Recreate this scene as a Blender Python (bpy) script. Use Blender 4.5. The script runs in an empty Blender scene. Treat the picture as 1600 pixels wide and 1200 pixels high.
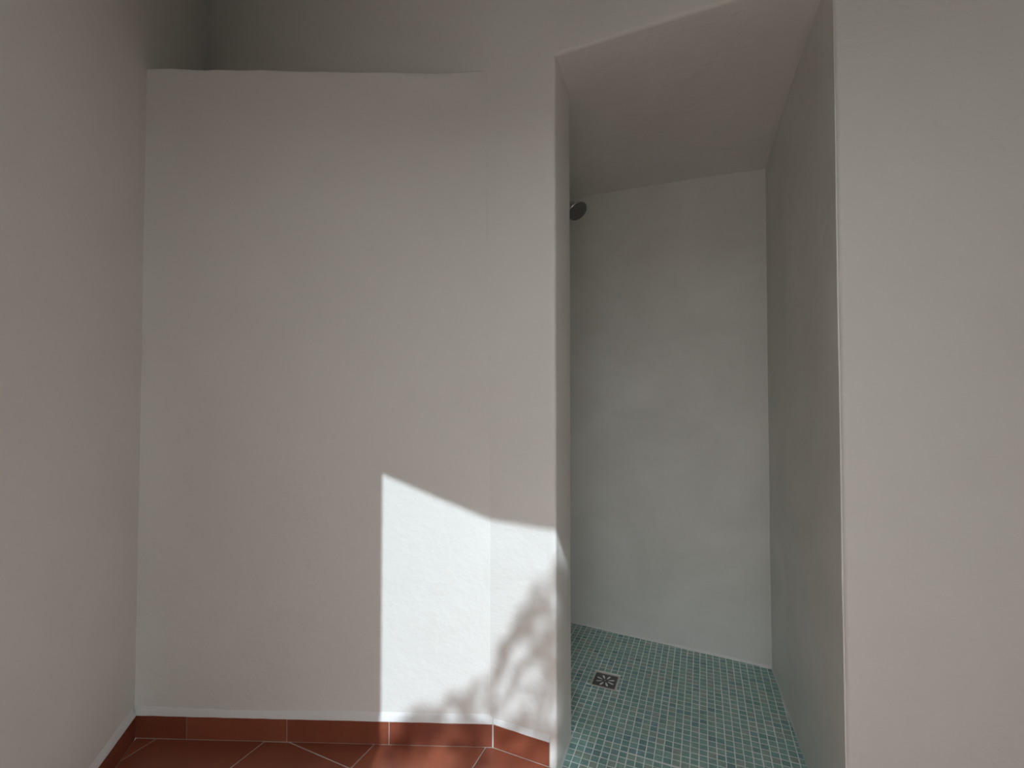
import bpy, bmesh, math, random
from mathutils import Vector, noise
random.seed(7)
scene = bpy.context.scene
COL = scene.collection

# ------------------------------------------------------------------ camera, sky, sun, exposure
cam_data = bpy.data.cameras.new('camera')
cam_data.sensor_width = 36.0
cam_data.lens = 712.0 / 1600.0 * 36.0
cam_data.clip_start = 0.01
cam = bpy.data.objects.new('camera', cam_data)
COL.objects.link(cam)
cam.location = (0, 0, 1.12)
cam.rotation_euler = (math.radians(90 + 1.35), 0, 0)
scene.camera = cam

world = bpy.data.worlds.new('world')
scene.world = world
world.use_nodes = True
wb = world.node_tree.nodes['Background']
wb.inputs['Color'].default_value = (0.94, 0.975, 1.0, 1)
wb.inputs['Strength'].default_value = 4.5

SUN_TAN = 0.921                                   # tangent of the sun's height; it shines straight along +Y
sun_data = bpy.data.lights.new('sun', 'SUN')
sun_data.energy = 3.15
sun_data.angle = math.radians(0.5)
sun_data.color = (0.77, 0.91, 1.0)
sun = bpy.data.objects.new('sun', sun_data)
COL.objects.link(sun)
sun.location = (0, -6, 6)
sun.rotation_euler = Vector((0, 1, -SUN_TAN)).to_track_quat('-Z', 'Y').to_euler()

vs = scene.view_settings
vs.view_transform = 'Standard'
vs.look = 'None'
vs.gamma = 1.0
vs.use_curve_mapping = False
vs.exposure = 0.06

# ------------------------------------------------------------------ materials
def new_mat(name):
    m = bpy.data.materials.new(name)
    m.use_nodes = True
    nt = m.node_tree
    return m, nt, nt.nodes['Principled BSDF']

def N(nt, kind, **kw):
    n = nt.nodes.new(kind)
    for k, v in kw.items():
        if k in n.inputs.keys():
            n.inputs[k].default_value = v
        else:
            setattr(n, k, v)
    return n

def mapped(nt, scale=(1, 1, 1)):
    tc = N(nt, 'ShaderNodeTexCoord')
    mp = N(nt, 'ShaderNodeMapping')
    mp.inputs['Scale'].default_value = scale
    nt.links.new(tc.outputs['Object'], mp.inputs['Vector'])
    return mp.outputs['Vector']

def ramp(nt, fac, stops):
    r = N(nt, 'ShaderNodeValToRGB')
    el = r.color_ramp.elements
    while len(el) < len(stops):
        el.new(0.5)
    for e, (p, c) in zip(el, stops):
        e.position = p
        e.color = (*c, 1)
    nt.links.new(fac, r.inputs['Fac'])
    return r.outputs['Color']

def plaster(name, dark, light, rough, bumps, blot=2.2, spec=0.3):
    """bumps: list of (scale xyz, noise scale, detail, distance)"""
    m, nt, b = new_mat(name)
    v = mapped(nt)
    n1 = N(nt, 'ShaderNodeTexNoise', Scale=blot, Detail=5.0, Roughness=0.6, Distortion=0.4)
    nt.links.new(v, n1.inputs['Vector'])
    nt.links.new(ramp(nt, n1.outputs['Fac'], [(0.3, dark), (0.7, light)]), b.inputs['Base Color'])
    b.inputs['Specular IOR Level'].default_value = spec
    n2 = N(nt, 'ShaderNodeTexNoise', Scale=blot * 3, Detail=4.0)
    nt.links.new(v, n2.inputs['Vector'])
    mr = N(nt, 'ShaderNodeMapRange')
    mr.inputs['To Min'].default_value = rough - 0.07
    mr.inputs['To Max'].default_value = rough + 0.07
    nt.links.new(n2.outputs['Fac'], mr.inputs['Value'])
    nt.links.new(mr.outputs['Result'], b.inputs['Roughness'])
    prev = None
    for sc, ns, det, dist in bumps:
        vv = mapped(nt, sc)
        nn = N(nt, 'ShaderNodeTexNoise', Scale=ns, Detail=det, Roughness=0.55, Distortion=0.3)
        nt.links.new(vv, nn.inputs['Vector'])
        bp = N(nt, 'ShaderNodeBump', Strength=1.0, Distance=dist)
        nt.links.new(nn.outputs['Fac'], bp.inputs['Height'])
        if prev:
            nt.links.new(prev, bp.inputs['Normal'])
        prev = bp.outputs['Normal']
    nt.links.new(prev, b.inputs['Normal'])
    return m

M = {}
M['plaster'] = plaster('white_plaster', (0.83, 0.812, 0.768), (0.87, 0.852, 0.815), 0.72,
                       [((1, 1, 1), 9, 3, 0.003), ((1, 1, 1.6), 34, 3, 0.0008), ((1, 1, 1), 150, 2, 0.0004)])
M['tadelakt'] = plaster('polished_lime_plaster', (0.76, 0.752, 0.715), (0.87, 0.862, 0.825), 0.42,
                        [((1, 1, 1), 5, 3, 0.006), ((1, 1, 1), 26, 3, 0.0008)], blot=2.6, spec=0.45)
M['shower_ceiling'] = plaster('shower_ceiling_plaster', (0.83, 0.812, 0.768), (0.87, 0.852, 0.815), 0.75,
                              [((1, 1, 1), 7, 3, 0.006), ((1, 1, 1), 40, 3, 0.001)])
M['bead'] = plaster('smooth_plaster_bead', (0.80, 0.79, 0.78), (0.84, 0.83, 0.82), 0.5,
                    [((1, 1, 1), 60, 3, 0.0012)])
M['grout'] = plaster('terracotta_grout', (0.50, 0.46, 0.40), (0.62, 0.58, 0.52), 0.85,
                     [((1, 1, 1), 120, 3, 0.001)], blot=8)
M['mosaic_grout'] = plaster('mosaic_grout', (0.80, 0.84, 0.81), (0.88, 0.91, 0.88), 0.7,
                            [((1, 1, 1), 200, 2, 0.0004)], blot=6)
M['drain_grout'] = plaster('drain_grout', (0.60, 0.55, 0.50), (0.72, 0.68, 0.63), 0.8,
                           [((1, 1, 1), 200, 2, 0.0004)], blot=30)
M['terrace'] = plaster('terrace_stone', (0.26, 0.25, 0.23), (0.34, 0.33, 0.30), 0.85,
                       [((1, 1, 1), 20, 3, 0.004)])

def terracotta(name, a, b_):
    m, nt, b = new_mat(name)
    v = mapped(nt)
    n1 = N(nt, 'ShaderNodeTexNoise', Scale=7.0, Detail=6.0, Roughness=0.65)
    nt.links.new(v, n1.inputs['Vector'])
    nt.links.new(ramp(nt, n1.outputs['Fac'], [(0.28, a), (0.72, b_)]), b.inputs['Base Color'])
    b.inputs['Roughness'].default_value = 0.38
    n2 = N(nt, 'ShaderNodeTexNoise', Scale=60.0, Detail=3.0)
    nt.links.new(v, n2.inputs['Vector'])
    bp = N(nt, 'ShaderNodeBump', Strength=1.0, Distance=0.0006)
    nt.links.new(n2.outputs['Fac'], bp.inputs['Height'])
    nt.links.new(bp.outputs['Normal'], b.inputs['Normal'])
    return m
TERRA = [terracotta('terracotta_%d' % i, a, b_) for i, (a, b_) in enumerate([
    ((0.24, 0.066, 0.036), (0.32, 0.092, 0.050)),
    ((0.27, 0.074, 0.040), (0.35, 0.104, 0.056)),
    ((0.22, 0.058, 0.032), (0.29, 0.084, 0.046))])]

def glass_tile(name, c):
    m, nt, b = new_mat(name)
    v = mapped(nt)
    n1 = N(nt, 'ShaderNodeTexNoise', Scale=55.0, Detail=3.0)
    nt.links.new(v, n1.inputs['Vector'])
    nt.links.new(ramp(nt, n1.outputs['Fac'], [(0.3, [x * 0.86 for x in c]), (0.7, [min(1, x * 1.14) for x in c])]),
                 b.inputs['Base Color'])
    b.inputs['Roughness'].default_value = 0.3
    b.inputs['Specular IOR Level'].default_value = 0.5
    return m
MOSAIC = [glass_tile('mosaic_%d' % i, c) for i, c in enumerate([
    (0.261, 0.431, 0.393), (0.219, 0.390, 0.362), (0.292, 0.445, 0.400), (0.323, 0.431, 0.383),
    (0.188, 0.356, 0.331), (0.212, 0.358, 0.375), (0.343, 0.408, 0.372), (0.274, 0.431, 0.362),
    (0.250, 0.417, 0.386), (0.170, 0.308, 0.311)])]
MOSAIC_W = [20, 18, 14, 9, 12, 6, 6, 8, 18, 5]

def metal(name, c, rough):
    m, nt, b = new_mat(name)
    b.inputs['Base Color'].default_value = (*c, 1)
    b.inputs['Metallic'].default_value = 1.0
    v = mapped(nt)
    n1 = N(nt, 'ShaderNodeTexNoise', Scale=90.0, Detail=3.0)
    nt.links.new(v, n1.inputs['Vector'])
    mr = N(nt, 'ShaderNodeMapRange')
    mr.inputs['To Min'].default_value = rough * 0.8
    mr.inputs['To Max'].default_value = rough * 1.25
    nt.links.new(n1.outputs['Fac'], mr.inputs['Value'])
    nt.links.new(mr.outputs['Result'], b.inputs['Roughness'])
    return m
M['chrome'] = metal('chrome', (0.55, 0.56, 0.56), 0.14)
M['steel'] = metal('drain_steel', (0.17, 0.16, 0.16), 0.38)
M['pan'] = metal('drain_pan', (0.38, 0.37, 0.36), 0.4)
m, nt, b = new_mat('spray_rubber')
b.inputs['Base Color'].default_value = (0.14, 0.137, 0.13, 1)
b.inputs['Roughness'].default_value = 0.45
M['rubber'] = m
m, nt, b = new_mat('bark')
n1 = N(nt, 'ShaderNodeTexNoise', Scale=14.0, Detail=5.0)
nt.links.new(mapped(nt, (1, 1, 0.3)), n1.inputs['Vector'])
nt.links.new(ramp(nt, n1.outputs['Fac'], [(0.3, (0.07, 0.05, 0.035)), (0.7, (0.2, 0.16, 0.12))]), b.inputs['Base Color'])
b.inputs['Roughness'].default_value = 0.9
M['bark'] = m
m, nt, b = new_mat('leaf')
n1 = N(nt, 'ShaderNodeTexNoise', Scale=6.0, Detail=3.0)
nt.links.new(mapped(nt), n1.inputs['Vector'])
nt.links.new(ramp(nt, n1.outputs['Fac'], [(0.3, (0.03, 0.07, 0.02)), (0.7, (0.08, 0.15, 0.04))]), b.inputs['Base Color'])
b.inputs['Roughness'].default_value = 0.5
M['leaf'] = m

# ------------------------------------------------------------------ helpers
def link(name, mesh, parent=None, kind=None, label=None, cat=None, group=None):
    o = bpy.data.objects.new(name, mesh)
    COL.objects.link(o)
    if parent:
        o.parent = parent
    if kind:
        o['kind'] = kind
    if label:
        o['label'] = label
    if cat:
        o['category'] = cat
    if group:
        o['group'] = group
    return o

def bm_mesh(bm, name, mats, smooth=None):
    me = bpy.data.meshes.new(name)
    bmesh.ops.recalc_face_normals(bm, faces=bm.faces)
    bm.to_mesh(me)
    bm.free()
    for mt in (mats if isinstance(mats, (list, tuple)) else [mats]):
        me.materials.append(mt)
    if smooth is not None:
        for p in me.polygons:
            p.use_smooth = True
        me.set_sharp_from_angle(angle=math.radians(smooth))
    return me

def span(a, b, step, extra=()):
    n = max(1, int(round((b - a) / step)))
    v = [a + (b - a) * i / n for i in range(n + 1)]
    v = [x for x in v if all(abs(x - e) > step * 0.35 for e in extra)]
    return sorted(set(v) | set(extra) | {a, b})

def lumps(p, amp):
    return amp * (noise.noise(p * 1.7) + 0.5 * noise.noise(p * 4.3 + Vector((3, 7, 1))) + 0.22 * noise.noise(p * 11.0))

def slab(name, P, d, s0, s1, z0, z1, ext, mat, hole=None, amp=0.003, step=0.06, ztop=None, bevel=0.014, kind='structure',
         label=None, cat=None, warp=None):
    """Vertical plastered slab: front face starts at plan point P and runs along d; ext is the plan vector into the wall.
    hole = (sa, sb, zb, zt) leaves an opening with rounded arrises."""
    P = Vector((P[0], P[1])); d = Vector(d).normalized()
    sx, zx = (), ()
    if hole:
        sx = tuple(x for x in hole[:2] if s0 < x < s1)
        zx = tuple(z for z in hole[2:] if z0 < z < z1)
    S, Z = span(s0, s1, step, sx), span(z0, z1, step, zx)
    nrm = Vector((-ext[0], -ext[1], 0)).normalized()
    bm = bmesh.new()
    vg = {}
    for i, s in enumerate(S):
        for j, z in enumerate(Z):
            zz = z
            if ztop and z1 > 0:
                zz = z * (ztop(s) / z1) if z > 0 else z
            p = Vector((P.x + d.x * s, P.y + d.y * s, zz))
            p += nrm * lumps(p, amp)
            if warp:
                p += warp(s, z)
            vg[i, j] = bm.verts.new(p)
    for i in range(len(S) - 1):
        for j in range(len(Z) - 1):
            if hole:
                cs, cz = (S[i] + S[i + 1]) / 2, (Z[j] + Z[j + 1]) / 2
                if hole[0] < cs < hole[1] and hole[2] < cz < hole[3]:
                    continue
            bm.faces.new((vg[i, j], vg[i + 1, j], vg[i + 1, j + 1], vg[i, j + 1]))
    for v in [v for v in bm.verts if not v.link_faces]:
        bm.verts.remove(v)
    edges = []
    if hole:
        eps = 1e-4
        def on_hole(k):
            i, j = k
            s, z = S[i], Z[j]
            a = (abs(s - hole[0]) < eps or abs(s - hole[1]) < eps) and hole[2] - eps <= z <= hole[3] + eps
            c = abs(z - hole[3]) < eps and hole[0] - eps <= s <= hole[1] + eps
            return a or c
        rim = {vg[k] for k in vg if vg[k].is_valid and on_hole(k)}
        edges = [e for e in bm.edges if e.is_boundary and e.verts[0] in rim and e.verts[1] in rim]
    if ztop:
        edges += [e for e in bm.edges if e.is_boundary and all(any(v is vg.get((i, len(Z) - 1)) for i in range(len(S))) for v in e.verts)]
    fr = list(bm.faces)
    r = bmesh.ops.extrude_face_region(bm, geom=fr, use_keep_orig=True)
    bmesh.ops.translate(bm, verts=[g for g in r['geom'] if isinstance(g, bmesh.types.BMVert)], vec=(ext[0], ext[1], 0))
    if edges and bevel:
        bmesh.ops.bevel(bm, geom=edges, offset=bevel, segments=3, profile=0.5, affect='EDGES')
    me = bm_mesh(bm, name, mat, smooth=50)
    return link(name, me, kind=kind, label=label, cat=cat)

def clip_poly(poly, clip):
    """Sutherland-Hodgman, both counter-clockwise, plan coordinates."""
    out = [tuple(p) for p in poly]
    for i in range(len(clip)):
        a, b = clip[i], clip[(i + 1) % len(clip)]
        src, out = out, []
        if not src:
            return []
        def side(p):
            return (b[0] - a[0]) * (p[1] - a[1]) - (b[1] - a[1]) * (p[0] - a[0])
        for k in range(len(src)):
            p, q = src[k], src[(k + 1) % len(src)]
            sp, sq = side(p), side(q)
            if sp >= 0:
                out.append(p)
            if (sp >= 0) != (sq >= 0):
                t = sp / (sp - sq)
                out.append((p[0] + (q[0] - p[0]) * t, p[1] + (q[1] - p[1]) * t))
    return out

def area(poly):
    return 0.5 * sum(poly[i][0] * poly[(i + 1) % len(poly)][1] - poly[(i + 1) % len(poly)][0] * poly[i][1] for i in range(len(poly)))

def tidy(poly, eps=1e-4):
    out = []
    for p in poly:
        if not out or math.dist(p, out[-1]) > eps:
            out.append(p)
    if len(out) > 1 and math.dist(out[0], out[-1]) < eps:
        out.pop()
    return out

def add_tile(bm, poly, zf, thick, edge, mi=0):
    """A tile with an eased top edge: bottom ring, shoulder ring, inset top ring."""
    c = (sum(p[0] for p in poly) / len(poly), sum(p[1] for p in poly) / len(poly))
    def inset(p):
        L = max(1e-6, math.dist(p, c))
        k = max(0.0, (L - edge * 1.4) / L)
        return (c[0] + (p[0] - c[0]) * k, c[1] + (p[1] - c[1]) * k)
    lo = [bm.verts.new((p[0], p[1], zf(*p) - thick)) for p in poly]
    sh = [bm.verts.new((p[0], p[1], zf(*p) - edge * 0.6)) for p in poly]
    tp = [bm.verts.new((*inset(p), zf(*p))) for p in poly]
    n = len(poly)
    fs = [bm.faces.new(tp)]
    for i in range(n):
        j = (i + 1) % n
        fs.append(bm.faces.new((lo[i], lo[j], sh[j], sh[i])))
        fs.append(bm.faces.new((sh[i], sh[j], tp[j], tp[i])))
    for f in fs:
        f.material_index = mi

def prism(bm, poly, z0, z1):
    lo = [bm.verts.new((p[0], p[1], z0)) for p in poly]
    hi = [bm.verts.new((p[0], p[1], z1)) for p in poly]
    n = len(poly)
    bm.faces.new(lo[::-1]); bm.faces.new(hi)
    for i in range(n):
        j = (i + 1) % n
        bm.faces.new((lo[i], lo[j], hi[j], hi[i]))

def tube(bm, pts, radii, seg=14, cap=True):
    rings = []
    for i, p in enumerate(pts):
        a = pts[max(0, i - 1)]; c = pts[min(len(pts) - 1, i + 1)]
        t = (c - a).normalized()
        u = t.cross(Vector((0, 0, 1)))
        if u.length < 1e-3:
            u = Vector((1, 0, 0))
        u.normalize(); w = t.cross(u)
        rings.append([bm.verts.new(p + (u * math.cos(2 * math.pi * k / seg) + w * math.sin(2 * math.pi * k / seg)) * radii[i]) for k in range(seg)])
    for r, q in zip(rings, rings[1:]):
        for k in range(seg):
            bm.faces.new((r[k], r[(k + 1) % seg], q[(k + 1) % seg], q[k]))
    if cap:
        bm.faces.new(rings[0][::-1]); bm.faces.new(rings[-1])

def lathe(bm, prof, axis, origin, seg=28):
    axis = axis.normalized()
    u = axis.orthogonal().normalized(); w = axis.cross(u)
    rings = []
    for r, t in prof:
        c = origin + axis * t
        if r < 1e-5:
            rings.append([bm.verts.new(c)])
        else:
            rings.append([bm.verts.new(c + (u * math.cos(2 * math.pi * k / seg) + w * math.sin(2 * math.pi * k / seg)) * r) for k in range(seg)])
    for a, c in zip(rings, rings[1:]):
        for k in range(seg):
            k2 = (k + 1) % seg
            if len(a) == 1:
                bm.faces.new((a[0], c[k], c[k2]))
            elif len(c) == 1:
                bm.faces.new((a[k], a[k2], c[0]))
            else:
                bm.faces.new((a[k], a[k2], c[k2], c[k]))

# ------------------------------------------------------------------ plan of the room (metres, camera above the origin)
D_DIAG = Vector((0.915, -0.404)).normalized()      # long wall with the shower opening
N_DIAG = Vector((-D_DIAG.y, D_DIAG.x))             # away from the room
A = Vector((-1.228, 1.514)); B = Vector((-0.061, 1.474))
D_BACK = (B - A).normalized(); N_BACK = Vector((-D_BACK.y, D_BACK.x))
D_LEFT = Vector((-0.300, 0.954)).normalized(); N_LEFT = Vector((-D_LEFT.y, D_LEFT.x))
D_DOOR = Vector((0.9005, -0.4347)); N_DOOR = Vector((0.4347, 0.9005))
SK = 0.010                                         # how far the skirting stands proud
JV = Vector((0.343, 0.939)).normalized() * 0.197    # depth of the opening's reveal
CEIL = 3.05

S_J, S_R = 0.2105, 0.934                           # opening along the long wall, measured from B
LINTEL = 2.177
Q = B + D_DIAG * S_R + JV                          # where the shower's right wall starts
R = Vector((1.114, 1.977)); BL = Vector((0.309, 2.396))
D_SB = (R - BL).normalized(); N_SB = Vector((-D_SB.y, D_SB.x))
D_SR = (R - Q).normalized(); N_SR = Vector((D_SR.y, -D_SR.x))

# ------------------------------------------------------------------ walls
wl = slab('wall_left', A - N_LEFT * -SK, D_LEFT, -1.36, 0.75, -0.06, CEIL, N_LEFT * 0.15, M['plaster'], amp=0.004)

def ledge(s):
    return 2.232 - 0.046 * max(0, min(1.35, s)) / 1.14 + 0.004 * noise.noise(Vector((s * 9, 0, 0)))
BEND = D_BACK.angle(D_DIAG)
def fillet(t, z):                                  # how far the plaster fills the shallow bend, t = distance from it
    k = min(1, max(0, (z - 0.74) / 0.60)); k = k * k * (3 - 2 * k)
    top = 1 - min(1, max(0, (z - 2.25) / 0.5))
    w = (0.012 + 0.22 * k) * (0.05 + 0.95 * top)
    t = max(0.0, t)
    return BEND / (4 * w) * (w - t) ** 2 if t < w else 0.0
wbk = slab('wall_back', A + N_BACK * SK, D_BACK, -0.06, 1.20, -0.06, 2.24, N_BACK * 0.75, M['plaster'], amp=0.003,
           ztop=ledge, bevel=0.008, step=0.03,
           warp=lambda s, z: Vector((-N_BACK.x, -N_BACK.y, 0)) * fillet((B - A).length - s, z))
wr = slab('wall_right', B + N_DIAG * SK * 0.6, D_DIAG, -1.62, 2.05, -0.07, CEIL, JV, M['plaster'], amp=0.0026,
          hole=(S_J, S_R, -0.2, LINTEL), bevel=0.011, step=0.03,
          warp=lambda s, z: Vector((-N_DIAG.x, -N_DIAG.y, 0)) * fillet(s, z))
# door wall behind the camera, with the doorway the photographer stands in
DP = Vector((-0.422, 0.099))
slab('wall_front', DP, D_DOOR, -0.60, 2.30, -0.06, CEIL, -N_DOOR * 0.2, M['plaster'], amp=0.0,
     hole=(0.0, 1.04, -0.2, 2.35), bevel=0.004, step=0.12)
E1 = B + D_DIAG * 2.0
slab('wall_side', E1, -N_DOOR, -0.2, 1.75, -0.06, CEIL, D_DIAG * 0.15, M['plaster'], amp=0.003)

# shower walls
slab('wall_shower_right', Q - N_SR * 0.002, D_SR, -0.183, (R - Q).length + 0.15, -0.12, 2.30, N_SR * 0.12, M['tadelakt'], amp=0.0022)
slab('wall_shower_back', BL, D_SB, -0.75, (R - BL).length + 0.05, -0.12, 2.30, N_SB * 0.12, M['tadelakt'], amp=0.0022)
LS = B + D_DIAG * (S_J - 0.42) + JV                # hidden left end of the shower
slab('wall_shower_left', LS, D_SR, -0.06, 1.05, -0.12, 2.30, D_DIAG * -0.12, M['tadelakt'], amp=0.002)

# ceilings
bm = bmesh.new()
room = [A - D_LEFT * 1.5 - D_BACK * 0.3, E1 - N_DOOR * 1.8 + D_DIAG * 0.3, E1 + N_DIAG * 0.35 + D_DIAG * 0.3, B + N_DIAG * 0.95, A + D_LEFT * 0.95 - D_BACK * 0.3]
prism(bm, [tuple(p) for p in room], CEIL, CEIL + 0.12)
link('ceiling', bm_mesh(bm, 'ceiling', M['plaster']), kind='structure')

c00 = LS - JV * 0.7; c10 = Q + N_SR * 0.06 - JV * 0.7
c01 = BL - D_SB * 0.70 + N_SB * 0.06; c11 = R + N_SB * 0.06 + N_SR * 0.06
bm = bmesh.new()
nu = 14; g = {}
for i in range(nu + 1):
    for j in range(nu + 1):
        a, c = i / nu, j / nu
        p = (c00 * (1 - a) + c10 * a) * (1 - c) + (c01 * (1 - a) + c11 * a) * c
        z = LINTEL + 0.004 - 0.085 * c * c * (0.15 + 0.85 * a * a) + 0.003 * noise.noise(Vector((p.x * 3, p.y * 3, 0)))
        g[i, j] = bm.verts.new((p.x, p.y, z))
for i in range(nu):
    for j in range(nu):
        bm.faces.new((g[i, j], g[i, j + 1], g[i + 1, j + 1], g[i + 1, j]))
r = bmesh.ops.extrude_face_region(bm, geom=list(bm.faces), use_keep_orig=True)
bmesh.ops.translate(bm, verts=[x for x in r['geom'] if isinstance(x, bmesh.types.BMVert)], vec=(0, 0, 0.12))
link('ceiling_shower', bm_mesh(bm, 'ceiling_shower', M['shower_ceiling'], smooth=40), kind='structure')

# ------------------------------------------------------------------ terracotta floor
clip_room = [A - D_LEFT * 1.45, DP - N_DOOR * 0.2 + D_DOOR * 2.3, E1, B, A]
clip_room = [tuple(p) for p in clip_room]
if area(clip_room) < 0:
    clip_room.reverse()
bm = bmesh.new()
prism(bm, clip_room, -0.06, -0.0022)
floor = link('floor', bm_mesh(bm, 'floor', M['grout']), kind='structure')
TU = Vector((0.404, 0.915)).normalized(); TV = Vector((0.915, -0.404)).normalized()
T0 = Vector((-0.484, 1.394)); TP = 0.333; TG = 0.0035
for i in range(-8, 3):
    for j in range(-4, 9):
        o = T0 + TU * (i * TP) + TV * (j * TP)
        q = [o + TU * TG / 2 + TV * TG / 2, o + TU * TG / 2 + TV * (TP - TG / 2), o + TU * (TP - TG / 2) + TV * (TP - TG / 2), o + TU * (TP - TG / 2) + TV * TG / 2]
        q = [tuple(p) for p in q]
        if area(q) < 0:
            q.reverse()
        q = tidy(clip_poly(q, clip_room))
        if len(q) < 3 or area(q) < 2e-4:
            continue
        bm = bmesh.new()
        dz = random.uniform(-0.0005, 0.0005)
        add_tile(bm, q, lambda x, y: dz, 0.010, 0.0022)
        link('tile', bm_mesh(bm, 'tile', random.choice(TERRA)), parent=floor)

# ------------------------------------------------------------------ skirting tiles and the plaster bead over them
SKH = 0.074
def skirting(name, P, d, n, cuts, wall):
    """n points into the room; the front of the tiles lies on the line P + s*d."""
    root = None
    bm = bmesh.new()
    a, b_ = cuts[0], cuts[-1]
    pts = [P + d * a - n * 0.012, P + d * b_ - n * 0.012, P + d * b_ - n * 0.002, P + d * a - n * 0.002]
    q = [tuple(p) for p in pts]
    if area(q) < 0:
        q.reverse()
    prism(bm, q, -0.01, SKH - 0.002)
    root = link(name, bm_mesh(bm, name, M['grout']), kind='structure')
    for k, (x, y) in enumerate(zip(cuts, cuts[1:])):
        bm = bmesh.new()
        g = 0.0013
        w = (y - x) - 2 * g
        nseg = max(2, int(w / 0.02))
        rings = []
        for i in range(nseg + 1):
            s = x + g + w * i / nseg
            t = SKH + 0.0016 * noise.noise(Vector((s * 40, k * 3.1, len(name)))) + 0.0012 * noise.noise(Vector((s * 14, k, 5)))
            base = P + d * s
            rings.append([bm.verts.new((*(base - n * 0.008), 0.001)), bm.verts.new((*base, 0.001)),
                          bm.verts.new((*base, t - 0.003)), bm.verts.new((*(base - n * 0.0025), t)), bm.verts.new((*(base - n * 0.008), t))])
        for u, v in zip(rings, rings[1:]):
            for i in range(5):
                j = (i + 1) % 5
                bm.faces.new((u[i], u[j], v[j], v[i]))
        bm.faces.new(rings[0]); bm.faces.new(rings[-1][::-1])
        link('skirting_tile', bm_mesh(bm, 'skirting_tile', TERRA[(k * 2 + len(name)) % 3]), parent=root)
    # bead: thin plaster slope from the wall down to the tile's top edge
    bm = bmesh.new()
    nseg = int((b_ - a) / 0.02) + 1
    rings = []
    for i in range(nseg + 1):
        s = a + (b_ - a) * i / nseg
        wob = 0.002 * noise.noise(Vector((s * 25, 1.7, len(name))))
        base = P + d * s
        rings.append([bm.verts.new((*(base - n * 0.016), SKH - 0.002)), bm.verts.new((*(base + n * 0.0008), SKH - 0.0015 + wob * 0.6)),
                      bm.verts.new((*(base + n * 0.0002), SKH + 0.003 + wob)), bm.verts.new((*(base - n * 0.007), SKH + 0.016 + wob)),
                      bm.verts.new((*(base - n * 0.016), SKH + 0.034))])
    for u, v in zip(rings, rings[1:]):
        for i in range(5):
            j = (i + 1) % 5
            bm.faces.new((u[i], u[j], v[j], v[i]))
    bm.faces.new(rings[0]); bm.faces.new(rings[-1][::-1])
    link('plaster_bead', bm_mesh(bm, 'plaster_bead', M['bead'], smooth=60), parent=wall)
    return root

LB = (B - A).length
def s_back(x):                                     # joint positions along the back wall, from their X
    return (x - A.x) / D_BACK.x
skirting('baseboard_back', A, D_BACK, -N_BACK, [-0.005, s_back(-1.059), s_back(-0.727), s_back(-0.394), LB - 0.001], wbk)
skirting('baseboard_right', B, D_DIAG, -N_DIAG, [0.001, 0.190], wr)
skirting('baseboard_side', B, D_DIAG, -N_DIAG, [S_R + 0.02, S_R + 0.353, S_R + 0.686, 2.0], wr)
skirting('baseboard_left', A - D_LEFT * 1.33, D_LEFT, -N_LEFT, [0.0, 0.333, 0.666, 0.999, 1.327], wl)

# ------------------------------------------------------------------ shower floor of small green mosaic tiles
def zf(x, y):
    return -0.040 - 0.0285 * (y - 1.571)
front_l = B + D_DIAG * (S_J + 0.004) + N_DIAG * 0.004
front_r = B + D_DIAG * (S_R - 0.004) + N_DIAG * 0.004
shower_poly = [front_l, front_r, R - N_SB * 0.004 - N_SR * 0.002, BL - D_SB * 0.42 - N_SB * 0.004,
               LS + D_SR * 0.02 + D_DIAG * 0.01, front_l + JV - D_DIAG * 0.002]
# the two convex pieces of the shower floor: in front of / behind the reveal's inner corner
JL = front_l + JV
pieces = [[front_l, front_r, Q - N_SR * 0.002, JL],
          [LS + D_DIAG * 0.004, Q - N_SR * 0.002, R - N_SB * 0.004 - N_SR * 0.002, BL - D_SB * 0.45 - N_SB * 0.004]]
pieces = [[tuple(p) for p in pc] for pc in pieces]
for pc in pieces:
    if area(pc) < 0:
        pc.reverse()
bm = bmesh.new()
for pc in pieces:
    lo = [bm.verts.new((x, y, zf(x, y) - 0.05)) for x, y in pc]
    hi = [bm.verts.new((x, y, zf(x, y) - 0.0006)) for x, y in pc]
    bm.faces.new(lo[::-1]); bm.faces.new(hi)
    for i in range(4):
        j = (i + 1) % 4
        bm.faces.new((lo[i], lo[j], hi[j], hi[i]))
sfloor = link('floor_shower', bm_mesh(bm, 'floor_shower', M['mosaic_grout']), kind='structure')

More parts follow.
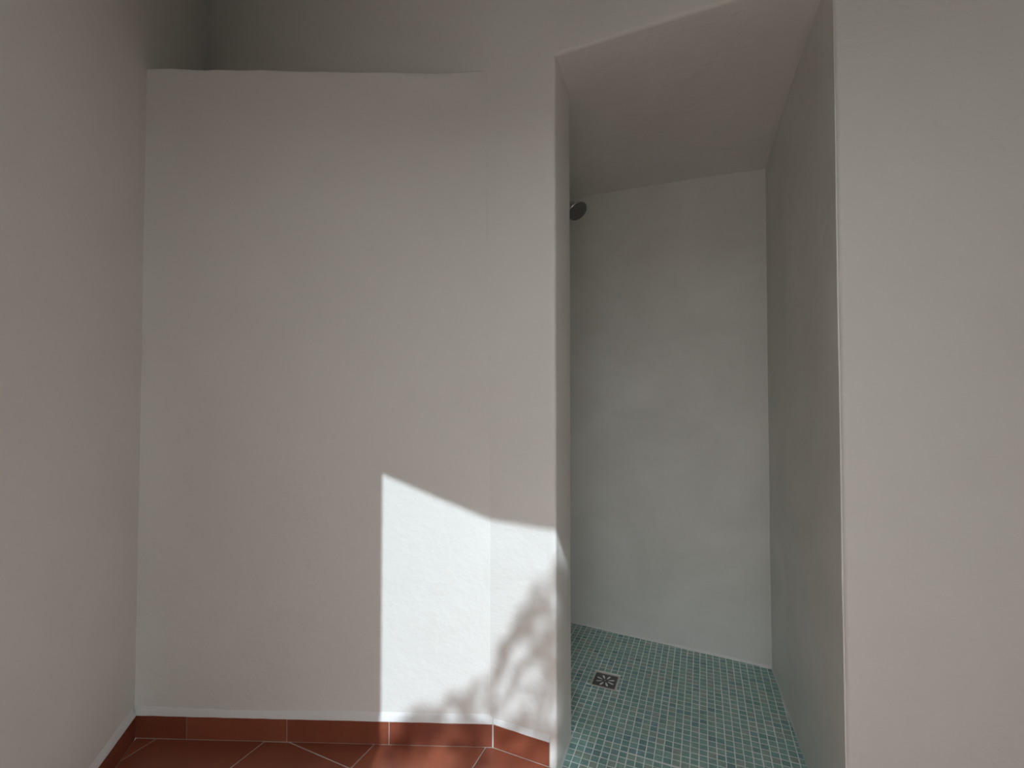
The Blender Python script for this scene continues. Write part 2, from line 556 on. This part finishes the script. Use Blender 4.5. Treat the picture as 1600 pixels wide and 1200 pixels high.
CU = Vector((0.385, 0.923)).normalized(); CV = Vector((CU.y, -CU.x))
M0 = Vector((0.725, 1.789)); MP = 0.0266; MG = 0.0030
DR = Vector((0.3815, 1.8925)); DRU = CU; DRV = CV; DRH = 0.053    # drain centre and half size
cells = []
for i in range(-40, 40):
    for j in range(-50, 30):
        o = M0 + CU * (i * MP) + CV * (j * MP)
        jit = lambda: random.uniform(-0.0004, 0.0004)
        h0, h1 = MG / 2, MP - MG / 2
        q = [o + CU * (h0 + jit()) + CV * (h0 + jit()), o + CU * (h0 + jit()) + CV * (h1 + jit()),
             o + CU * (h1 + jit()) + CV * (h1 + jit()), o + CU * (h1 + jit()) + CV * (h0 + jit())]
        q = [tuple(p) for p in q]
        if area(q) < 0:
            q.reverse()
        c = o + (CU + CV) * (MP / 2)
        best = []
        for pc in pieces:
            w = tidy(clip_poly(q, pc), 2e-4)
            if len(w) >= 3 and (not best or area(w) > area(best)):
                best = w
        if len(best) < 3 or area(best) < 4e-5:
            continue
        # keep the drain clear: trim tiles that reach into its frame
        ru, rv = (c - DR).dot(DRU), (c - DR).dot(DRV)
        hh = MP / 2
        if abs(ru) < DRH + hh and abs(rv) < DRH + hh:
            du, dv = abs(ru) - DRH, abs(rv) - DRH
            if max(du, dv) < -hh * 0.2:
                continue
            ax, sg = (DRU, 1 if ru > 0 else -1) if du > dv else (DRV, 1 if rv > 0 else -1)
            cut = DR + ax * sg * DRH
            out = []
            for k in range(len(best)):
                p, p2 = Vector(best[k]), Vector(best[(k + 1) % len(best)])
                f1, f2 = (p - cut).dot(ax * sg), (p2 - cut).dot(ax * sg)
                if f1 >= 0:
                    out.append(tuple(p))
                if (f1 >= 0) != (f2 >= 0):
                    out.append(tuple(p + (p2 - p) * (f1 / (f1 - f2))))
            best = tidy(out, 2e-4)
            if len(best) < 3 or area(best) < 4e-5:
                continue
        cells.append((c, best))
# in view of the opening and nearest first: those read one by one
def in_view(c):
    px = 800 + 712 * c.x / c.y
    return 885 < px < 1275 and c.y > 1.39
cells.sort(key=lambda t: (not in_view(t[0]), t[0].y))
bm_rest = bmesh.new()
for k, (c, q) in enumerate(cells):
    nz = noise.noise(Vector((c.x * 5, c.y * 5, 2)))
    mi = random.choices(range(len(MOSAIC)), MOSAIC_W)[0]
    dz = random.uniform(-0.0004, 0.0004)
    f = lambda x, y: zf(x, y) + dz
    if k < 300:
        bm = bmesh.new()
        add_tile(bm, q, f, 0.004, 0.0010)
        link('mosaic_tile', bm_mesh(bm, 'mosaic_tile', MOSAIC[mi]), parent=sfloor)
    else:
        add_tile(bm_rest, q, f, 0.004, 0.0010, mi)
link('mosaic_field', bm_mesh(bm_rest, 'mosaic_field', MOSAIC), parent=sfloor, kind='stuff')

# plaster cove where the shower walls meet the mosaic
def cove(name, P, d, n, L, parent):
    bm = bmesh.new()
    nseg = int(L / 0.03)
    rings = []
    for i in range(nseg + 1):
        s = L * i / nseg
        b2 = P + d * s
        w = 0.002 * noise.noise(Vector((s * 20, 4.2, len(name))))
        z = zf(b2.x, b2.y)
        rings.append([bm.verts.new((*(b2 - n * 0.01), z - 0.01)), bm.verts.new((*(b2 + n * (0.004 + w)), z - 0.01)),
                      bm.verts.new((*(b2 + n * (0.004 + w)), z + 0.001)), bm.verts.new((*(b2 + n * 0.002), z + 0.004 + w)),
                      bm.verts.new((*(b2 - n * 0.001), z + 0.010)), bm.verts.new((*(b2 - n * 0.01), z + 0.010))])
    for u, v in zip(rings, rings[1:]):
        for i in range(6):
            j = (i + 1) % 6
            bm.faces.new((u[i], u[j], v[j], v[i]))
    bm.faces.new(rings[0]); bm.faces.new(rings[-1][::-1])
    link(name, bm_mesh(bm, name, M['bead'], smooth=60), parent=parent)
objs = bpy.data.objects
cove('cove', BL - D_SB * 0.3, D_SB, -N_SB, (R - BL).length + 0.295, objs['wall_shower_back'])
cove('cove', Q, D_SR, -N_SR, (R - Q).length - 0.005, objs['wall_shower_right'])
cove('cove', B + D_DIAG * (S_J + 0.001), JV.normalized(), D_DIAG, JV.length, wr)

# ------------------------------------------------------------------ floor drain
drain = link('floor_drain', None, label='small square steel floor drain with petal slots in the green mosaic', cat='drain')
DZ = zf(DR.x, DR.y)
drain.location = (DR.x, DR.y, DZ)
ang = math.atan2(DRV.y, DRV.x)
tilt = math.atan(0.0285)
drain.rotation_euler = (-tilt, 0, ang)
# grout collar
bm = bmesh.new()
def ring_square(bm, a, b_, z0, z1):
    o = [(-b_, -b_), (b_, -b_), (b_, b_), (-b_, b_)]; i_ = [(-a, -a), (a, -a), (a, a), (-a, a)]
    V = [[bm.verts.new((*p, z)) for p in sq] for sq in (o, i_) for z in (z0, z1)]
    ol, oh, il, ih = V
    for k in range(4):
        j = (k + 1) % 4
        bm.faces.new((ol[k], ol[j], oh[j], oh[k])); bm.faces.new((oh[k], oh[j], ih[j], ih[k]))
        bm.faces.new((ih[k], ih[j], il[j], il[k])); bm.faces.new((il[k], il[j], ol[j], ol[k]))
ring_square(bm, 0.0455, 0.0525, -0.006, 0.0006)
link('collar', bm_mesh(bm, 'collar', M['drain_grout']), parent=drain)
# slotted plate
bm = bmesh.new()
G = 0.0452
loops = [[(-G, -G), (G, -G), (G, G), (-G, G)]]
for k in range(8):
    a = math.pi / 8 + k * math.pi / 4
    lp = []
    for t in range(12):
        th = 2 * math.pi * t / 12
        rr = 0.0250 + 0.0140 * math.cos(th)
        ww = (0.0026 + 0.0034 * (rr - 0.011) / 0.028) * math.sin(th)
        lp.append((rr * math.cos(a) - ww * math.sin(a), rr * math.sin(a) + ww * math.cos(a)))
    loops.append(lp)
es = []
for lp in loops:
    vv = [bm.verts.new((*p, 0.0)) for p in lp]
    es += [bm.edges.new((vv[i], vv[(i + 1) % len(vv)])) for i in range(len(vv))]
bmesh.ops.triangle_fill(bm, edges=es, use_beauty=True, use_dissolve=False)
r = bmesh.ops.extrude_face_region(bm, geom=list(bm.faces), use_keep_orig=True)
bmesh.ops.translate(bm, verts=[x for x in r['geom'] if isinstance(x, bmesh.types.BMVert)], vec=(0, 0, -0.0025))
link('grate', bm_mesh(bm, 'grate', M['steel']), parent=drain)
bm = bmesh.new()
lathe(bm, [(0, 0.0012), (0.0035, 0.0010), (0.0042, 0.0), (0.0042, -0.001), (0, -0.001)], Vector((0, 0, 1)), Vector((0, 0, 0.0002)), 16)
link('screw', bm_mesh(bm, 'screw', M['pan'], smooth=40), parent=drain)
bm = bmesh.new()
prism(bm, [(-G, -G), (G, -G), (G, G), (-G, G)], -0.0085, -0.0055)
link('pan', bm_mesh(bm, 'pan', M['pan']), parent=drain)

# ------------------------------------------------------------------ shower head on its arm, reaching out from behind the reveal
HC = Vector((0.304, 2.10, 1.974))                 # centre of the spray face
HN = Vector((0.40, -0.50, -0.77)).normalized()    # where it sprays
wall_pt = None
s_at = (HC.y + 0.10 - LS.y) / D_SR.y
wp = LS + D_SR * s_at
arm_start = Vector((wp.x + 0.002, wp.y, 2.07))
head = link('shower_head', None, label='small round chrome shower head with dark spray face beside the reveal', cat='shower head')
head.location = arm_start
def rel(o):
    o.location = -arm_start
    return o
bm = bmesh.new()
lathe(bm, [(0, -0.004), (0.031, -0.004), (0.031, 0.003), (0.024, 0.009), (0.013, 0.012), (0, 0.012)], Vector((D_DIAG.x, D_DIAG.y, 0)), arm_start, 28)
rel(link('flange', bm_mesh(bm, 'flange', M['chrome'], smooth=40), parent=head))
joint = HC - HN * 0.050
mid = arm_start + Vector((D_DIAG.x, D_DIAG.y, 0)) * 0.09
pts = []
for i in range(15):
    t = i / 14
    pts.append(arm_start * (1 - t) ** 2 + (mid + Vector((0.05, -0.02, 0.012))) * 2 * t * (1 - t) + joint * t * t)
bm = bmesh.new()
tube(bm, pts, [0.0095] * 15, 16)
rel(link('arm', bm_mesh(bm, 'arm', M['chrome'], smooth=50), parent=head))
bm = bmesh.new()
lathe(bm, [(0, -0.062), (0.013, -0.062), (0.0165, -0.052), (0.0165, -0.044), (0.011, -0.036), (0.013, -0.030), (0.034, -0.018), (0.047, -0.009), (0.0495, -0.003), (0.0495, 0.002), (0.047, 0.004), (0.045, 0.003), (0, 0.003)], HN, HC, 36)
rel(link('body', bm_mesh(bm, 'body', M['chrome'], smooth=35), parent=head))
bm = bmesh.new()
lathe(bm, [(0, 0.0025), (0.0445, 0.0025), (0.0445, 0.0045), (0.041, 0.0055), (0, 0.006)], HN, HC, 36)
face = rel(link('spray_face', bm_mesh(bm, 'spray_face', M['rubber'], smooth=40), parent=head))
face['label'] = 'dark perforated spray face'
bm = bmesh.new()
u = HN.orthogonal().normalized(); w = HN.cross(u)
lathe(bm, [(0, 0.0020), (0.0014, 0.0017), (0.0020, 0), (0.0020, -0.001), (0, -0.001)], HN, Vector((0, 0, 0)), 6)
nz_me = bm_mesh(bm, 'nozzle', M['chrome'], smooth=40)
for rr, cnt in ((0.012, 6), (0.024, 12), (0.035, 18)):
    for k in range(cnt):
        a = 2 * math.pi * k / cnt
        n_o = link('nozzle', nz_me, parent=face)
        n_o.location = HC + HN * 0.006 + (u * math.cos(a) + w * math.sin(a)) * rr

# ------------------------------------------------------------------ outside: terrace and the tree that shades the doorway
bm = bmesh.new()
tp = [Vector((-14, -26)), Vector((14, -26)), DP + D_DOOR * 12 - N_DOOR * 0.2, DP - D_DOOR * 12 - N_DOOR * 0.2]
prism(bm, [tuple(p) for p in tp], -0.25, -0.02)
link('floor_terrace', bm_mesh(bm, 'floor_terrace', M['terrace']), kind='structure')

BLOCK_AT = DP - N_DOOR * 5.2
slab('wall_sky_block_far', BLOCK_AT, D_DOOR, -9, 10, -0.1, 3.4, -N_DOOR * 0.25, M['terrace'], amp=0.0, step=0.5)  # added out of view: blocks low sky so upper walls stay darker
slab('wall_sky_block_side', DP - D_DOOR * 0.22 - N_DOOR * 0.2, -N_DOOR, 0.0, 4.95, -0.1, 4.4, -D_DOOR * 0.25, M['terrace'], amp=0.0, step=0.5)  # added out of view: hides sky on the left to dim the right wall
tree = link('tree', None, label='leafy broad-leaved tree on the terrace shading the doorway', cat='tree')
tree.location = (1.25, -3.1, -0.02)
TB = Vector(tree.location)
EDGE = [(-0.42, 1.40), (-0.345, 1.445), (-0.332, 1.50), (-0.246, 1.535), (-0.123, 1.578), (-0.062, 1.63), (-0.05, 1.69), (0.0, 1.763),
        (0.044, 1.804), (0.069, 1.857), (0.098, 1.889), (0.14, 1.93), (0.4, 2.2), (1.4, 2.4)]
def edge_v(u_):
    if u_ < EDGE[0][0]:
        return 1.2 + (u_ + 0.42) * 2.0 + 0.2
    for (a, b1), (c, d1) in zip(EDGE, EDGE[1:]):
        if a <= u_ <= c:
            return b1 + (d1 - b1) * (u_ - a) / (c - a)
    return EDGE[-1][1]
S_DIR = Vector((0, 1, -SUN_TAN)).normalized()
def crown_pt(u_, v_, dist):                        # point of the crown whose shadow falls at X = u_, height v_ - 0.921 y
    y = 1.42
    return Vector((u_, y, v_ - SUN_TAN * y)) - S_DIR * dist
leaf_v, leaf_f = [], []
def leaf(c, L):
    t = Vector((random.gauss(0, 1), random.gauss(0, 1), random.gauss(0, 1))).normalized()
    side = t.orthogonal().normalized()
    side.rotate(__import__('mathutils').Quaternion(t, random.uniform(0, 6.28)))
    up = t.cross(side)
    k = len(leaf_v)
    for a, b1, e in ((-0.5, 0, 0), (-0.15, 0.26, 0.06), (0.2, 0.22, 0.06), (0.5, 0, -0.03), (0.2, -0.22, 0.06), (-0.15, -0.26, 0.06), (0.0, 0, 0)):
        leaf_v.append(c + t * a * L + side * b1 * L + up * e * L)
    for tri in ((0, 1, 6), (1, 2, 6), (2, 3, 6), (3, 4, 6), (4, 5, 6), (5, 0, 6)):
        leaf_f.append(tuple(k + x for x in tri))
clumps = []
cnt = 0
while cnt < 7000:
    u_ = random.uniform(-0.75, 1.55); v_ = random.uniform(0.75, 2.3)
    lim = edge_v(u_) - 0.03 + 0.03 * noise.noise(Vector((u_ * 14, v_ * 14, 0)))
    if v_ > lim:
        continue
    keep = 0.45 + 0.6 * noise.noise(Vector((u_ * 12.0, v_ * 9.0, 4)))
    if u_ > 0.15:
        keep = 1.0 if v_ > 1.27 else -1
    elif v_ < 1.36:
        keep -= 0.22
    if lim - v_ < 0.10:
        keep += 0.25
    if random.random() > keep:
        continue
    leaf(crown_pt(u_, v_, random.gauss(5.3, 0.35)), random.uniform(0.036, 0.062))
    cnt += 1
while cnt < 8300:
    u_ = random.uniform(0.15, 1.2); v_ = random.uniform(1.28, 2.2)
    if v_ < edge_v(u_) - 0.03:
        leaf(crown_pt(u_, v_, random.gauss(5.3, 0.35)), random.uniform(0.036, 0.062))
        cnt += 1
me = bpy.data.meshes.new('leaves')
me.from_pydata([tuple(p - TB) for p in leaf_v], [], leaf_f)
me.materials.append(M['leaf'])
link('leaves', me, parent=tree, kind='stuff')
hub = crown_pt(0.9, 0.75, 5.3)
bm = bmesh.new()
tube(bm, [Vector((0, 0, -0.05)), Vector((0.03, 0.05, 0.7)), Vector((-0.05, 0.1, 1.5)), hub - TB], [0.13, 0.10, 0.085, 0.06], 12)
link('trunk', bm_mesh(bm, 'trunk', M['bark'], smooth=60), parent=tree)
for u_, v_ in ((-0.15, 1.25), (0.1, 1.6), (0.4, 1.85), (0.75, 1.7), (1.15, 1.9), (1.4, 1.3)):
    e = crown_pt(u_, v_, 5.3 + random.uniform(-0.2, 0.2))
    m2 = hub.lerp(e, 0.5) + Vector((random.uniform(-.1, .1), random.uniform(-.1, .1), 0.08))
    bm = bmesh.new()
    tube(bm, [hub - TB, m2 - TB, e - TB], [0.035, 0.02, 0.006], 8)
    link('branch', bm_mesh(bm, 'branch', M['bark'], smooth=60), parent=tree)

# ------------------------------------------------------------------ what the pieces of the setting look like
for nm, lb, ct in (
        ('wall_left', 'white plastered wall along the left side of the room', 'wall'),
        ('wall_back', 'white plastered half wall with a ledge on top, carrying the sun patch', 'wall'),
        ('wall_right', 'white plastered wall with the tall opening into the shower', 'wall'),
        ('wall_front', 'white wall with the doorway behind the camera', 'wall'),
        ('wall_side', 'short white wall closing the right end of the room', 'wall'),
        ('wall_shower_right', 'smooth grey plastered wall on the right inside the shower', 'wall'),
        ('wall_shower_back', 'smooth grey plastered wall at the back of the shower', 'wall'),
        ('wall_shower_left', 'smooth grey plastered wall behind the shower head', 'wall'),
        ('ceiling', 'white plastered ceiling of the room', 'ceiling'),
        ('ceiling_shower', 'low plastered ceiling over the shower', 'ceiling'),
        ('floor', 'terracotta tile floor laid diagonally with pale grout', 'floor'),
        ('floor_shower', 'shower floor of small green mosaic tiles with pale grout', 'floor'),
        ('baseboard_back', 'terracotta skirting under the sun-lit back wall', 'baseboard'),
        ('baseboard_right', 'short terracotta skirting beside the shower opening', 'baseboard'),
        ('baseboard_side', 'terracotta skirting right of the shower opening', 'baseboard'),
        ('baseboard_left', 'terracotta skirting along the left wall', 'baseboard'),
        ('floor_terrace', 'stone terrace outside the doorway', 'terrace'),
        ('wall_sky_block_far', 'added unseen wall across the terrace, blocking the low sky', 'wall'),
        ('wall_sky_block_side', 'added unseen wall beside the terrace, cutting sky light on the right wall', 'wall')):
    bpy.data.objects[nm]['label'] = lb
    bpy.data.objects[nm]['category'] = ct
